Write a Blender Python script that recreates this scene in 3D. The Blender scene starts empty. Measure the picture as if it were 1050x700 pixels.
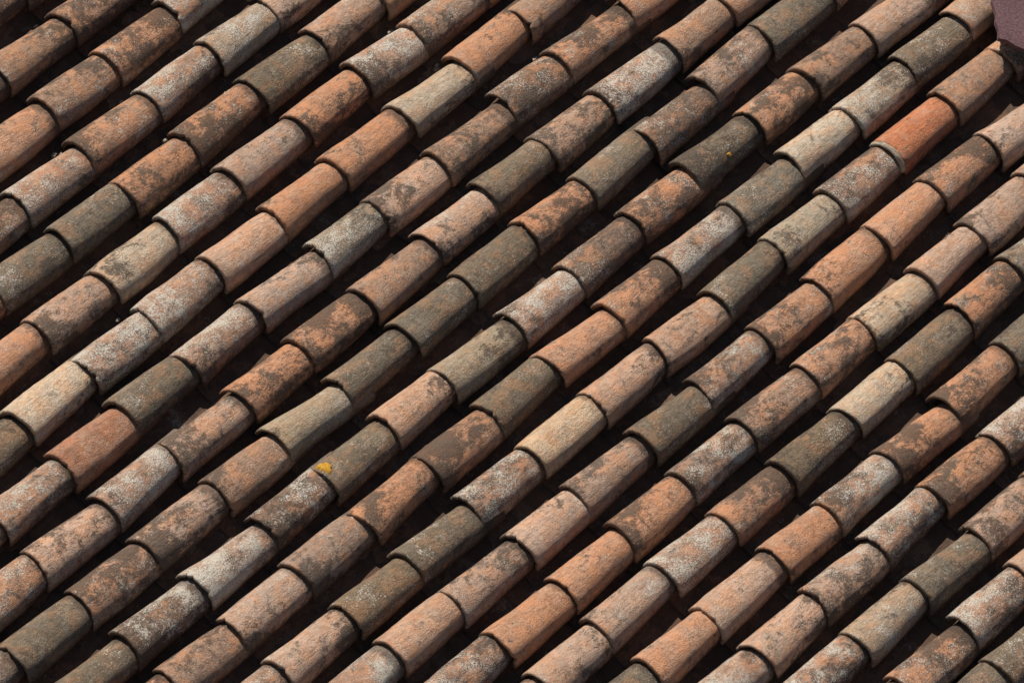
import bpy, math, numpy as np
from mathutils import Matrix, Vector
rng = np.random.default_rng(7)
scene = bpy.context.scene
scene.view_settings.view_transform = 'Standard'
scene.view_settings.look = 'None'
scene.view_settings.exposure = 0

# ------------------------------------------------------------ dimensions (metres)
PITCH = math.radians(22)
SP = 0.235      # row spacing
EX = 0.380      # exposed tile length
YR = 4.35       # ridge position (roof coordinates)
R0, R1 = -6, 25
I0, I1 = -10, 12
def row_x(r): return (r - 9.24) * SP
def tile_y(i): return (i - 2.03) * EX      # lower end of tile i

# ------------------------------------------------------------ tile kinds
#        base rgb               stain lichen  fresh
KIND = {
 'O': ((0.63,0.355,0.225), 0.32,0.15,0.6),
 'P': ((0.64,0.435,0.32), 0.40,0.20,0.25),
 'M': ((0.54,0.37,0.275), 0.58,0.25,0.3),
 'C': ((0.70,0.55,0.40), 0.34,0.18,0.2),
 'c': ((0.47,0.385,0.28), 0.42,0.32,0.05),
 'G': ((0.240,0.195,0.143), 0.42,0.26,0.16),
 'g': ((0.31,0.255,0.19), 0.45,0.62,0.12),
 'B': ((0.44,0.285,0.20), 0.52,0.32,0.4),
 'D': ((0.29,0.19,0.135), 0.62,0.55,0.4),
 'K': ((0.57,0.32,0.20), 0.68,0.26,0.7),
 'L': ((0.44,0.28,0.20), 0.52,0.78,0.5),
 'l': ((0.50,0.39,0.285), 0.45,0.70,0.2),
 'S': ((0.42,0.235,0.160), 0.08,0.0,0.0),
 'X': ((0.65,0.285,0.160), 0.0,0.0,0.0),
}
# row : (index of first code, codes going up the slope)
ROWS = {
 0:(-1,'KBKP'), 1:(-2,'KOBKLB'), 2:(-2,'BLKLlP'), 3:(-3,'KGGKKGPO'),
 4:(-4,'KOMCLMKLBO'), 5:(-4,'GCLLPOOCOB'), 6:(-5,'PLSGLPgPBDKO'),
 7:(-6,'MLPLMKKBPGMLBO'), 8:(-6,'DGKMBcGGGKGDMGP'), 9:(-6,'GGDLDGPcLDKGKBPB'),
 10:(-5,'OBPBKKGOKLGClGPB'), 11:(-4,'BPGGLCPPGcLXBKP'), 12:(-4,'DLPMPMGLKOOKPB'),
 13:(-3,'GLOOKLBKCPPLK'), 14:(-2,'KPPLKGCGKgPO'), 15:(-2,'KGOPOLKKGBP'),
 16:(-1,'GLPMLKLBP'), 17:(-1,'PKLlGMKBP'), 18:(0,'MKKLPBGK'), 19:(0,'KPGGKPLB'),
}
def kind_of(r,i):
    if r in ROWS:
        s,c = ROWS[r]
        if 0 <= i-s < len(c): return c[i-s]
    return rng.choice(list('OPMCGBKLDKPGL'))

# ------------------------------------------------------------ mesh batches
class Batch:
    def __init__(s): s.v=[];s.f=[];s.c=[];s.p=[];s.t=[];s.e=[];s.n=0
    def add(s,V,F,c,p,T,E=None):
        n=len(V); s.v.append(V); s.f.append(F+s.n)
        s.c.append(np.tile(np.array([*c,1.0]),(n,1)))
        s.p.append(np.tile(np.array([*p]),(n,1)))
        s.t.append(np.hstack([T,np.ones((n,1))]))
        s.n+=n
    def build(s,name,mat,smooth=True):
        V=np.vstack(s.v);F=np.vstack(s.f)
        me=bpy.data.meshes.new(name)
        me.vertices.add(len(V)); me.vertices.foreach_set('co',V.astype(np.float32).ravel())
        me.loops.add(F.size); me.loops.foreach_set('vertex_index',F.astype(np.int32).ravel())
        me.polygons.add(len(F)); me.polygons.foreach_set('loop_start',np.arange(0,F.size,4,dtype=np.int32))
        me.update(calc_edges=True)
        me.polygons.foreach_set('use_smooth',np.full(len(F),smooth))
        for nm,A in (('tcol',s.c),('tpar',s.p),('tuv',s.t)):
            a=me.attributes.new(nm,'FLOAT_COLOR','POINT')
            a.data.foreach_set('color',np.vstack(A).astype(np.float32).ravel())
        me.materials.append(mat); me.validate()
        ob=bpy.data.objects.new(name,me); scene.collection.objects.link(ob)
        return ob

NS,NL=36,20
def grid_faces(ns,nl,off=0,flip=False):
    a=np.arange(nl)[:,None]*(ns+1)+np.arange(ns)[None,:]
    a=a.ravel()+off
    F=np.stack([a,a+1,a+ns+2,a+ns+1],1)
    return F[:,::-1] if flip else F
def snoise(x,y,k,seed,n=5):
    r=np.random.default_rng(seed); o=np.zeros_like(x)
    for _ in range(n):
        a=r.uniform(0,6.28); f=k*r.uniform(.6,1.6)
        o+=np.sin(f*(np.cos(a)*x+np.sin(a)*y)+r.uniform(0,6.28))
    return o/n
def tile_geo(L,W0,H0,W1,H1,th,seed,up=True,rough=1.0):
    """tapered half-round clay tile; y=0 is its lower end."""
    r=np.random.default_rng(seed)
    ys=np.concatenate([[0,0.004,0.012],np.linspace(0.03,L,NL-2)])
    ts=np.linspace(0,np.pi,NS+1)
    Y,Tt=np.meshgrid(ys,ts,indexing='ij')
    k=Y/L
    W=W0+(W1-W0)*k; H=H0+(H1-H0)*k
    S=(Tt-np.pi/2)*0.09
    sag=r.uniform(-.07,.07); sq=r.uniform(.76,1.0)
    W=W*(1+sag*np.sin(k*np.pi)); H=H*(1-sag*np.sin(k*np.pi))
    bump=0.0036*snoise(S,Y,20,seed+1)*rough+0.0014*snoise(S,Y,95,seed+2,8)*rough
    # finger / mould grooves running along the tile
    bump=bump+.0006*snoise(S,Y*.05,190,seed+9,4)*rough
    endj=(0.0038*snoise(S,Y*0,30,seed+3)+0.0024*snoise(S,Y*0,150,seed+4))+S*r.normal(0,.05)
    # broken chips out of the lower lip
    if r.random()<.6:
        for _ in range(r.integers(1,4)):
            c0=r.uniform(-.12,.12); wd=r.uniform(.004,.010); dp=r.uniform(.003,.010)
            endj=endj+dp*np.exp(-((S-c0)/wd)**2)
    twist=r.uniform(-.05,.05)
    def shell(inset,extra=0):
        w=W-inset; h=H-inset
        A=Tt+twist*k
        x=-w*np.sign(np.cos(A))*np.abs(np.cos(A))**sq; z=h*np.sin(A)
        nx=-np.cos(A); nz=np.sin(A)
        b=bump-extra
        return np.stack([x+nx*b, Y+endj*np.exp(-Y/.05), z+nz*b],-1).reshape(-1,3)
    rnd=np.zeros_like(Y); rnd[0]=.0035; rnd[1]=.0010
    Vo=shell(0,rnd); Vi=shell(th,-rnd)
    n=len(Vo); V=np.vstack([Vo,Vi])
    nl=len(ys)-1
    F=[grid_faces(NS,nl),grid_faces(NS,nl,n,True)]
    j=np.arange(NS)
    F.append(np.stack([j+1,j,j+n,j+1+n],1))
    l=nl*(NS+1)
    F.append(np.stack([l+j,l+j+1,l+j+1+n,l+j+n],1))
    i=np.arange(nl)*(NS+1)
    F.append(np.stack([i,i+NS+1,i+NS+1+n,i+n],1))
    i=i+NS
    F.append(np.stack([i+NS+1,i,i+n,i+NS+1+n],1))
    F=np.vstack(F)
    T=np.stack([S,Y,np.zeros_like(Y)],-1).reshape(-1,3)
    T=np.vstack([T,T+np.array([0,0,1.0])])
    if not up:
        V[:,2]*=-1; F=F[:,::-1]
    return V,F,T
def place(V,x,y,z,yaw,tilt,roll,pivot=0.):
    M=(Matrix.Rotation(yaw,3,'Z')@Matrix.Rotation(tilt,3,'X')@Matrix.Rotation(roll,3,'Y'))
    return V@np.array(M).T+np.array([x,y,z])

cov=Batch(); cha=Batch(); mor=Batch()
L=0.50
W0,H0,W1,H1=.0970,.088,.0750,.066
for r in range(R0,R1+1):
    xoff=rng.normal(0,.004)
    for i in range(I0,I1+1):
        y=tile_y(i)+rng.normal(0,.014)+0.006*math.sin(r*1.7)
        if y+L>YR+.12: continue
        k=kind_of(r,i); base,st,li,fr=KIND[k]
        j=rng.normal(1,.06); hue=rng.normal(0,.03)
        c=(base[0]*j*(1+hue),base[1]*j,base[2]*j*(1-hue))
        w=1+rng.normal(0,.026)
        th=rng.uniform(.016,.023)
        V,F,T=tile_geo(L,W0*w,H0,W1,H1,th,int(rng.integers(1e8)))
        wob=.005*math.sin(i*.9+r*2.1)
        V=place(V,row_x(r)+xoff+wob+rng.normal(0,.005),y,.011,rng.normal(0,.024),rng.normal(-.026,.007),rng.normal(0,.05))
        sd=rng.uniform(0,1)
        if (r,i) in ((11,7),(6,-4)): sd=.5
        # tpar : stain, lichen, random, fresh
        cov.add(V,F,c,(np.clip(st+rng.normal(0,.08),0,1),np.clip(li+rng.normal(0,.10),0,1.0),sd,fr),T)
        if (r,i)==(11,7):   # pale mortar bead around the lower rim of the replaced tile
            t=np.linspace(.05,np.pi-.35,40); ph=np.linspace(0,2*np.pi,9)
            A,B=np.meshgrid(t,ph,indexing='ij')
            rr=.010*(1+.35*snoise(A,B*.3,9,55))
            x=-(.087+rr*np.cos(B))*np.cos(A); z=(.080+rr*np.cos(B))*np.sin(A); yy=-.004+1.3*rr*np.sin(B)
            MV=np.stack([x+row_x(r)+xoff+wob,yy+y,z+.007],-1).reshape(-1,3)
            mor.add(MV,grid_faces(8,39),(.42,.38,.30),(0,0,.3,0),np.stack([A*.09,B*.01,A*0],-1).reshape(-1,3))
    # channel (pan) tiles between this row and the next
    for i in range(I0,I1+1):
        y=tile_y(i)+rng.normal(0,.02)-.12
        if y+L>YR+.05: continue
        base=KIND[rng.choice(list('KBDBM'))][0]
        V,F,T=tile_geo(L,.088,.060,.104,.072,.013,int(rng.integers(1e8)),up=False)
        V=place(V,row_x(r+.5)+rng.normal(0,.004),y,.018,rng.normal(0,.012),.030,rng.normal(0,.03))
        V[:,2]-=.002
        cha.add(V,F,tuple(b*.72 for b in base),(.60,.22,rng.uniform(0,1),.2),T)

# mortar / broken bits in the channels of the oldest (upper left) rows
def lump(x,y,z,s,seed,col):
    nu,nv=12,8
    U,Vv=np.meshgrid(np.linspace(0,2*np.pi,nu+1),np.linspace(0.02,np.pi-.02,nv+1),indexing='ij')
    rr=1+.55*snoise(np.cos(U)*np.sin(Vv)*3,np.cos(Vv)*3+np.sin(U)*2,3.0,seed)
    P=np.stack([rr*np.cos(U)*np.sin(Vv)*s[0],rr*np.sin(U)*np.sin(Vv)*s[1],rr*np.cos(Vv)*s[2]],-1).reshape(-1,3)
    mor.add(P+np.array([x,y,z]),grid_faces(nv,nu),col,(.1,.1,rng.uniform(0,1),0),P)
for r in range(R0,R1+1):
    for i in range(I0,I1):
        if tile_y(i)>YR-.4: continue
        pr=.7 if r<4 else (.12 if r<6 else 0)
        if rng.random()<pr:
            for _ in range(rng.integers(1,4)):
                a=rng.uniform(.006,.012)
                lump(row_x(r+.5)+rng.uniform(.01,.05),tile_y(i)+rng.normal(-.02,.02),rng.uniform(-.034,-.012),(a,a*1.6,a*.7),int(rng.integers(1e8)),(.3,.28,.24))

# ------------------------------------------------------------ materials
class NT:
    def __init__(s,mat): s.t=mat.node_tree; s.n=s.t.nodes; s.l=s.t.links
    def new(s,ty,**k):
        n=s.n.new(ty)
        for a,b in k.items(): setattr(n,a,b)
        return n
    def put(s,sock,v):
        if isinstance(v,bpy.types.NodeSocket): s.l.new(v,sock)
        else: sock.default_value=v
    def m(s,op,a,b=0.,c=0.,clamp=False):
        n=s.new('ShaderNodeMath',operation=op,use_clamp=clamp)
        for k,v in zip(range(3),(a,b,c)): s.put(n.inputs[k],v)
        return n.outputs[0]
    def noise(s,vec,scale,detail=4,rough=.55,dist=0.):
        n=s.new('ShaderNodeTexNoise'); s.l.new(vec,n.inputs['Vector'])
        n.inputs['Scale'].default_value=scale; n.inputs['Detail'].default_value=detail
        n.inputs['Roughness'].default_value=rough; n.inputs['Distortion'].default_value=dist
        return n.outputs[0]
    def mix(s,f,a,b,bt='MIX'):
        n=s.new('ShaderNodeMix',data_type='RGBA',blend_type=bt)
        s.put(n.inputs[0],f); s.put(n.inputs[6],a); s.put(n.inputs[7],b)
        return n.outputs[2]
    def vmap(s,vec,sc,loc=(0,0,0)):
        n=s.new('ShaderNodeMapping'); s.l.new(vec,n.inputs[0]); n.inputs['Scale'].default_value=sc
        n.inputs['Location'].default_value=loc
        return n.outputs[0]
    def ramp(s,v,lo,hi):
        n=s.new('ShaderNodeMapRange',interpolation_type='SMOOTHSTEP'); s.put(n.inputs[0],v)
        s.put(n.inputs[1],lo); s.put(n.inputs[2],hi); return n.outputs[0]
def new_mat(name):
    m=bpy.data.materials.new(name); m.use_nodes=True
    b=m.node_tree.nodes['Principled BSDF']; b.inputs['Roughness'].default_value=.92
    b.inputs['Specular IOR Level'].default_value=.2
    return m,NT(m),b
def col(*c): return (*c,1.)

def clay(name):
    m,g,b=new_mat(name)
    A=lambda n:g.new('ShaderNodeAttribute',attribute_name=n)
    ac=A('tcol'); ap=A('tpar'); at=A('tuv')
    sp=g.new('ShaderNodeSeparateColor'); g.l.new(ap.outputs['Color'],sp.inputs[0])
    stain,lich,rnd=sp.outputs[0],sp.outputs[1],sp.outputs[2]; fresh=ap.outputs['Alpha']
    st=g.new('ShaderNodeSeparateXYZ'); g.l.new(at.outputs['Vector'],st.inputs[0])
    S,T,I=st.outputs
    cb=g.new('ShaderNodeCombineXYZ'); g.l.new(S,cb.inputs[0]); g.l.new(T,cb.inputs[1])
    g.l.new(g.m('MULTIPLY',rnd,61.),cb.inputs[2])
    P=cb.outputs[0]
    big=g.noise(g.vmap(P,(1,.75,1)),15,2,.65)
    big2=g.noise(g.vmap(P,(1,.7,1),(3,7,2)),12,4,.70,.4)
    big3=g.noise(g.vmap(P,(1,.8,1),(13,1,5)),17,2,.6)
    mid=g.noise(g.vmap(P,(1,.8,1),(1,2,9)),50,3,.72)
    streak=g.noise(g.vmap(P,(1,.08,1),(5,2,9)),170,1,.6)
    fine=g.noise(P,300,2,.8)
    speck=g.noise(g.vmap(P,(1,1,1),(0,9,0)),135,3,.85)
    # each tile weathers more towards one end / one side
    b1=g.m('MULTIPLY',g.m('SUBTRACT',g.m('FRACT',g.m('MULTIPLY',rnd,17.3)),.5),g.m('MULTIPLY',g.m('SUBTRACT',T,.19),1.3))
    b2=g.m('MULTIPLY',g.m('SUBTRACT',g.m('FRACT',g.m('MULTIPLY',rnd,41.7)),.5),g.m('MULTIPLY',S,2.2))
    bias=g.m('MULTIPLY',g.m('ADD',b1,b2),g.m('MINIMUM',g.m('MULTIPLY',stain,4.),1.))
    c=ac.outputs['Color']
    # kiln colour drift
    c=g.mix(g.ramp(big3,.35,.65),c,g.mix(1.,c,col(1.12,1.0,.90),'MULTIPLY'))
    # brown earthy wash
    c=g.mix(g.m('MULTIPLY',g.ramp(g.m('SUBTRACT',big,bias),.44,.60),.32),c,g.mix(1.,c,col(.64,.53,.45),'MULTIPLY'))
    c=g.mix(g.m('MULTIPLY',g.ramp(mid,.42,.60),.42),c,g.mix(1.,c,col(.62,.58,.55),'MULTIPLY'))
    c=g.mix(g.m('MULTIPLY',g.ramp(streak,.50,.66),.50),c,g.mix(1.,c,col(.50,.46,.43),'MULTIPLY'))
    # pale weathered film
    c=g.mix(g.m('MULTIPLY',g.ramp(g.m('ADD',g.m('MULTIPLY',big2,.6),g.m('ADD',g.m('MULTIPLY',streak,.3),g.m('MULTIPLY',speck,.15))),.535,.62),.28),c,col(.67,.53,.40))
    # freshly spalled orange clay
    fr=g.m('MULTIPLY',g.ramp(g.m('ADD',big3,g.m('MULTIPLY',speck,.35)),.70,.76),fresh)
    c=g.mix(fr,c,col(.66,.32,.17))
    # black algae film
    sv=g.m('ADD',bias,g.m('ADD',g.m('ADD',big2,g.m('MULTIPLY',mid,.35)),g.m('MULTIPLY',speck,.50)))
    thr=g.m('SUBTRACT',1.21,g.m('MULTIPLY',stain,.47))
    sm=g.ramp(g.m('SUBTRACT',sv,thr),-.05,.11)
    c=g.mix(g.m('MULTIPLY',sm,.84),c,g.mix(g.ramp(fine,.40,.60),col(.052,.040,.032),col(.145,.110,.084)))
    # crusty pale lichen : clustered granules
    lv=g.m('ADD',g.m('MULTIPLY',g.m('SUBTRACT',big,bias),.75),g.m('ADD',g.m('MULTIPLY',speck,1.25),g.m('MULTIPLY',fine,.65)))
    lthr=g.m('SUBTRACT',1.635,g.m('MULTIPLY',lich,.345))
    ld=g.m('SUBTRACT',lv,lthr)
    lm=g.ramp(ld,.0,.022)
    c=g.mix(g.m('MULTIPLY',g.ramp(ld,-.09,.0),.28),c,col(.28,.235,.185))
    c=g.mix(g.m('MULTIPLY',lm,.94),c,g.mix(g.ramp(fine,.42,.60),col(.52,.465,.38),col(.80,.74,.64)))
    # pits and grains
    c=g.mix(g.m('MULTIPLY',g.ramp(fine,.56,.66),.46),c,g.mix(1.,c,col(.40,.37,.35),'MULTIPLY'))
    c=g.mix(g.m('MULTIPLY',g.m('SUBTRACT',1.,g.ramp(fine,.34,.44)),.28),c,g.mix(1.,c,col(1.35,1.32,1.27),'MULTIPLY'))
    # grime by the lower rim, at the overlap and low on the flanks
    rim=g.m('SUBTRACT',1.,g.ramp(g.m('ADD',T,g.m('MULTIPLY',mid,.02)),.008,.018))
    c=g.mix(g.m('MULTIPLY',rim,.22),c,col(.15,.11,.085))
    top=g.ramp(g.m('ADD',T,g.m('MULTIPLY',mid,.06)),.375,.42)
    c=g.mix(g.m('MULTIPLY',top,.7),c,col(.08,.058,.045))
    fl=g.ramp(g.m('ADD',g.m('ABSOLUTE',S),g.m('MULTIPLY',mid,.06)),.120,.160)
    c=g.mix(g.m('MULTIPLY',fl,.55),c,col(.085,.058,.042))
    # underside
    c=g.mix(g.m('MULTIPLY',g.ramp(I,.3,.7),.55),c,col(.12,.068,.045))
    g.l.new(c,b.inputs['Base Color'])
    h=g.m('ADD',g.m('MULTIPLY',mid,.9),g.m('ADD',g.m('MULTIPLY',fine,.36),g.m('ADD',g.m('MULTIPLY',speck,.75),g.m('MULTIPLY',streak,.18))))
    bp=g.new('ShaderNodeBump'); bp.inputs['Strength'].default_value=1.; bp.inputs['Distance'].default_value=.010
    g.l.new(h,bp.inputs['Height']); g.l.new(bp.outputs[0],b.inputs['Normal'])
    return m,g,b,P
M_CLAY,_,_,_=clay('weathered_clay')

def simple(name,c1,c2,scale,bump=.3,dist=.01,rough=.9):
    m,g,b=new_mat(name)
    tc=g.new('ShaderNodeTexCoord').outputs['Object']
    n=g.noise(tc,scale,6,.65); f=g.noise(tc,scale*9,4,.7)
    c=g.mix(g.ramp(n,.35,.65),col(*c1),col(*c2))
    c=g.mix(g.m('MULTIPLY',g.ramp(f,.5,.7),.5),c,g.mix(1.,c,col(.5,.5,.5),'MULTIPLY'))
    g.l.new(c,b.inputs['Base Color']); b.inputs['Roughness'].default_value=rough
    bp=g.new('ShaderNodeBump'); bp.inputs['Strength'].default_value=bump; bp.inputs['Distance'].default_value=dist
    g.l.new(g.m('ADD',n,g.m('MULTIPLY',f,.4)),bp.inputs['Height']); g.l.new(bp.outputs[0],b.inputs['Normal'])
    return m
M_MORTAR=simple('lime_mortar',(.33,.26,.19),(.46,.39,.30),60,.6,.003)
M_DECK=simple('roof_boards',(.05,.035,.025),(.09,.065,.05),8)
M_WALL=simple('plaster',(.42,.36,.27),(.52,.46,.36),2)
M_GROUND=simple('earth_ground',(.09,.10,.05),(.16,.13,.09),.4)
M_MAUVE=simple('mauve_painted_felt',(.155,.085,.095),(.25,.14,.148),110,1,.010,.85)
M_LICH=simple('yellow_lichen',(.46,.22,.02),(.58,.33,.05),90,1,.004)

covo=cov.build('cover_tiles',M_CLAY)
chao=cha.build('channel_tiles',M_CLAY)
moro=mor.build('mortar_bits',M_MORTAR)

def mesh_obj(name,V,F,mat):
    me=bpy.data.meshes.new(name); me.from_pydata([tuple(v) for v in V],[],F); me.update()
    me.materials.append(mat); o=bpy.data.objects.new(name,me); scene.collection.objects.link(o); return o
def box(name,a,bb,mat):
    x0,y0,z0=a;x1,y1,z1=bb
    V=[(x0,y0,z0),(x1,y0,z0),(x1,y1,z0),(x0,y1,z0),(x0,y0,z1),(x1,y0,z1),(x1,y1,z1),(x0,y1,z1)]
    return mesh_obj(name,V,[(3,2,1,0),(4,5,6,7),(0,1,5,4),(1,2,6,5),(2,3,7,6),(3,0,4,7)],mat)

# yellow lichen patches: thin irregular crusts moulded on the crown of two tiles
def crust(r,i,t,sa,rad,seed):
    V=[];F=[]
    cx=row_x(r); y0=tile_y(i)+t
    n=30
    for ring in range(5):
        for q in range(n):
            a=q/n*2*math.pi
            k=ring/4*rad*(1+.20*math.sin(3*a+seed)+.10*math.sin(7*a+seed*2))
            ss=sa+k*math.cos(a); yy=y0+k*math.sin(a)*.8
            kk=(yy-tile_y(i))/L; W=W0+(W1-W0)*kk; H=H0+(H1-H0)*kk
            an=ss/.09
            hh=.007 if ring<4 else -.004
            V.append((cx+(W+hh)*math.sin(an),yy,.011-.026*(yy-tile_y(i))+(H+hh)*math.cos(an)))
    for ring in range(4):
        for q in range(n):
            F.append((ring*n+q,(ring+1)*n+q,(ring+1)*n+(q+1)%n,ring*n+(q+1)%n))
    return V,F
crusts=[]
for nm,a in (('lichen_crust_a',(9,-1,.045,-.030,.034,3)),('lichen_crust_b',(9,5,.20,.04,.010,8))):
    V,F=crust(*a); o=mesh_obj(nm,V,F,M_LICH); crusts.append(o)
    for p in o.data.polygons: p.use_smooth=True

roof=bpy.data.objects.new('clay_tile_roof',None); scene.collection.objects.link(roof)
# ridge height
HZ=5.5
roofM=Matrix.Translation((0,0,HZ))@Matrix.Rotation(PITCH,4,'X')
xa,xb=row_x(R0)-.15,row_x(R1)+.35
ya=tile_y(I0)-.05
deck=box('roof_deck',(xa,ya+.15,-.14),(xb,YR-.06,-.075),M_DECK)
for o in [covo,chao,moro,deck]+crusts:
    o.matrix_world=roofM; 
ridge_w=roofM@Vector((0,YR,0))
# rear slope (same tiles turned about the ridge line)
Mb=Matrix.Translation((0,ridge_w.y,0))@Matrix.Rotation(math.pi,4,'Z')@Matrix.Translation((0,-ridge_w.y,0))@roofM
rear=[]
for src,nm in ((covo,'rear_cover_tiles'),(chao,'rear_channel_tiles'),(deck,'rear_roof_deck')):
    o=bpy.data.objects.new(nm,src.data); scene.collection.objects.link(o); o.matrix_world=Mb; rear.append(o)
# ridge tiles
rid=Batch()
x=xa
while x<xb-.1:
    base=KIND[rng.choice(list('KBPMG'))][0]
    V,F,T=tile_geo(.5,.125,.11,.105,.09,.014,int(rng.integers(1e8)))
    V=V@np.array(Matrix.Rotation(-math.pi/2,3,'Z')).T+np.array([x,ridge_w.y,ridge_w.z+.0])
    rid.add(V,F,base,(.5,.2,rng.uniform(0,1),.3),T); x+=.40
rido=rid.build('ridge_tiles',M_CLAY)
for o in [covo,chao,moro,deck,rido]+crusts+rear: o.parent=roof

# house body
eave=roofM@Vector((0,ya,0)); ye=eave.y+.45; yb=2*ridge_w.y-ye
house=bpy.data.objects.new('plaster_house',None); scene.collection.objects.link(house)
zt=eave.z-.05
V=[(xa+.2,ye,0),(xb-.2,ye,0),(xb-.2,yb,0),(xa+.2,yb,0),(xa+.2,ye,zt),(xb-.2,ye,zt),(xb-.2,yb,zt),(xa+.2,yb,zt),(xa+.2,ridge_w.y,ridge_w.z-.25),(xb-.2,ridge_w.y,ridge_w.z-.25)]
walls=mesh_obj('walls',V,[(0,1,5,4),(2,3,7,6),(1,2,6,9,5),(3,0,4,8,7)],M_WALL); walls.parent=house
for k in range(4):
    wx=xa+1.2+k*1.7
    w=box('window_%d'%(k+1),(wx,ye-.03,1.0),(wx+.8,ye-.002,2.2),M_DECK); w.parent=house
gr=mesh_obj('ground',[(-400,-400,0),(400,-400,0),(400,400,0),(-400,400,0)],[(0,1,2,3)],M_GROUND)

# mauve felt-covered sheet near the ridge (upper right of the photo)
n=24; cx,cy=.355,2.625; a=Vector((-.72,.69)); bb=Vector((.89,.45))
V=[];F=[]
for lay,z0 in ((0,.164),(1,.142)):
    for p in range(n+1):
        for q in range(n+1):
            s=p/n*.9; t=q/n*.9
            zz=z0+.006*math.sin(s*22+t*5)+.004*math.sin(t*31+1)
            e=.006*math.sin(q*1.9) if p==0 else 0
            f=.006*math.sin(p*2.3) if q==0 else 0
            V.append((cx+a.x*(s+e)+bb.x*(t+f),cy+a.y*(s+e)+bb.y*(t+f),zz))
m1=(n+1)**2
for p in range(n):
    for q in range(n):
        k=p*(n+1)+q
        F.append((k,k+n+1,k+n+2,k+1)); F.append((m1+k,m1+k+1,m1+k+n+2,m1+k+n+1))
for q in range(n):
    F.append((q,q+1,m1+q+1,m1+q)); k=n*(n+1)+q; F.append((k+1,k,m1+k,m1+k+1))
    k=q*(n+1); F.append((k+n+1,k,m1+k,m1+k+n+1)); k=k+n; F.append((k,k+n+1,m1+k+n+1,m1+k))
fl=mesh_obj('roof_flashing_sheet',V,F,M_MAUVE); fl.matrix_world=roofM
for p in fl.data.polygons: p.use_smooth=False

# ------------------------------------------------------------ camera
FPX=8500.; PXM=259.5
right=Vector((.725,.638,.263)); up=Vector((-.659,.534,.532))
back=right.cross(up).normalized(); right.normalize(); up=back.cross(right).normalized()
D=FPX/PXM
R=Matrix((right,up,back)).transposed().to_4x4()
cam=bpy.data.cameras.new('camera'); co=bpy.data.objects.new('camera',cam); scene.collection.objects.link(co)
co.matrix_world=roofM@Matrix.Translation(back*D-right*.022+up*.006)@R
cam.sensor_width=36; cam.lens=36*FPX/1050; cam.clip_end=2000
scene.camera=co

# ------------------------------------------------------------ light
sl=Vector((-.735,.22,.64)).normalized()      # direction to sun in roof coordinates (x right of rows, y up-slope, z normal)
sw=(roofM.to_3x3()@sl).normalized()
sun=bpy.data.lights.new('sun','SUN'); sun.energy=5.0; sun.angle=math.radians(.5); sun.color=(1,.94,.85)
so=bpy.data.objects.new('sun',sun); scene.collection.objects.link(so)
so.rotation_euler=sw.to_track_quat('Z','Y').to_euler(); so.location=(0,0,20)
el=math.asin(sw.z); az=math.atan2(sw.x,sw.y)
w=bpy.data.worlds.new('World'); scene.world=w; w.use_nodes=True
nt=w.node_tree; sky=nt.nodes.new('ShaderNodeTexSky'); sky.sky_type='NISHITA'; sky.sun_disc=False
sky.sun_elevation=el; sky.sun_rotation=az
bg=nt.nodes['Background']; bg.inputs[1].default_value=.055
nt.links.new(sky.outputs[0],bg.inputs[0])
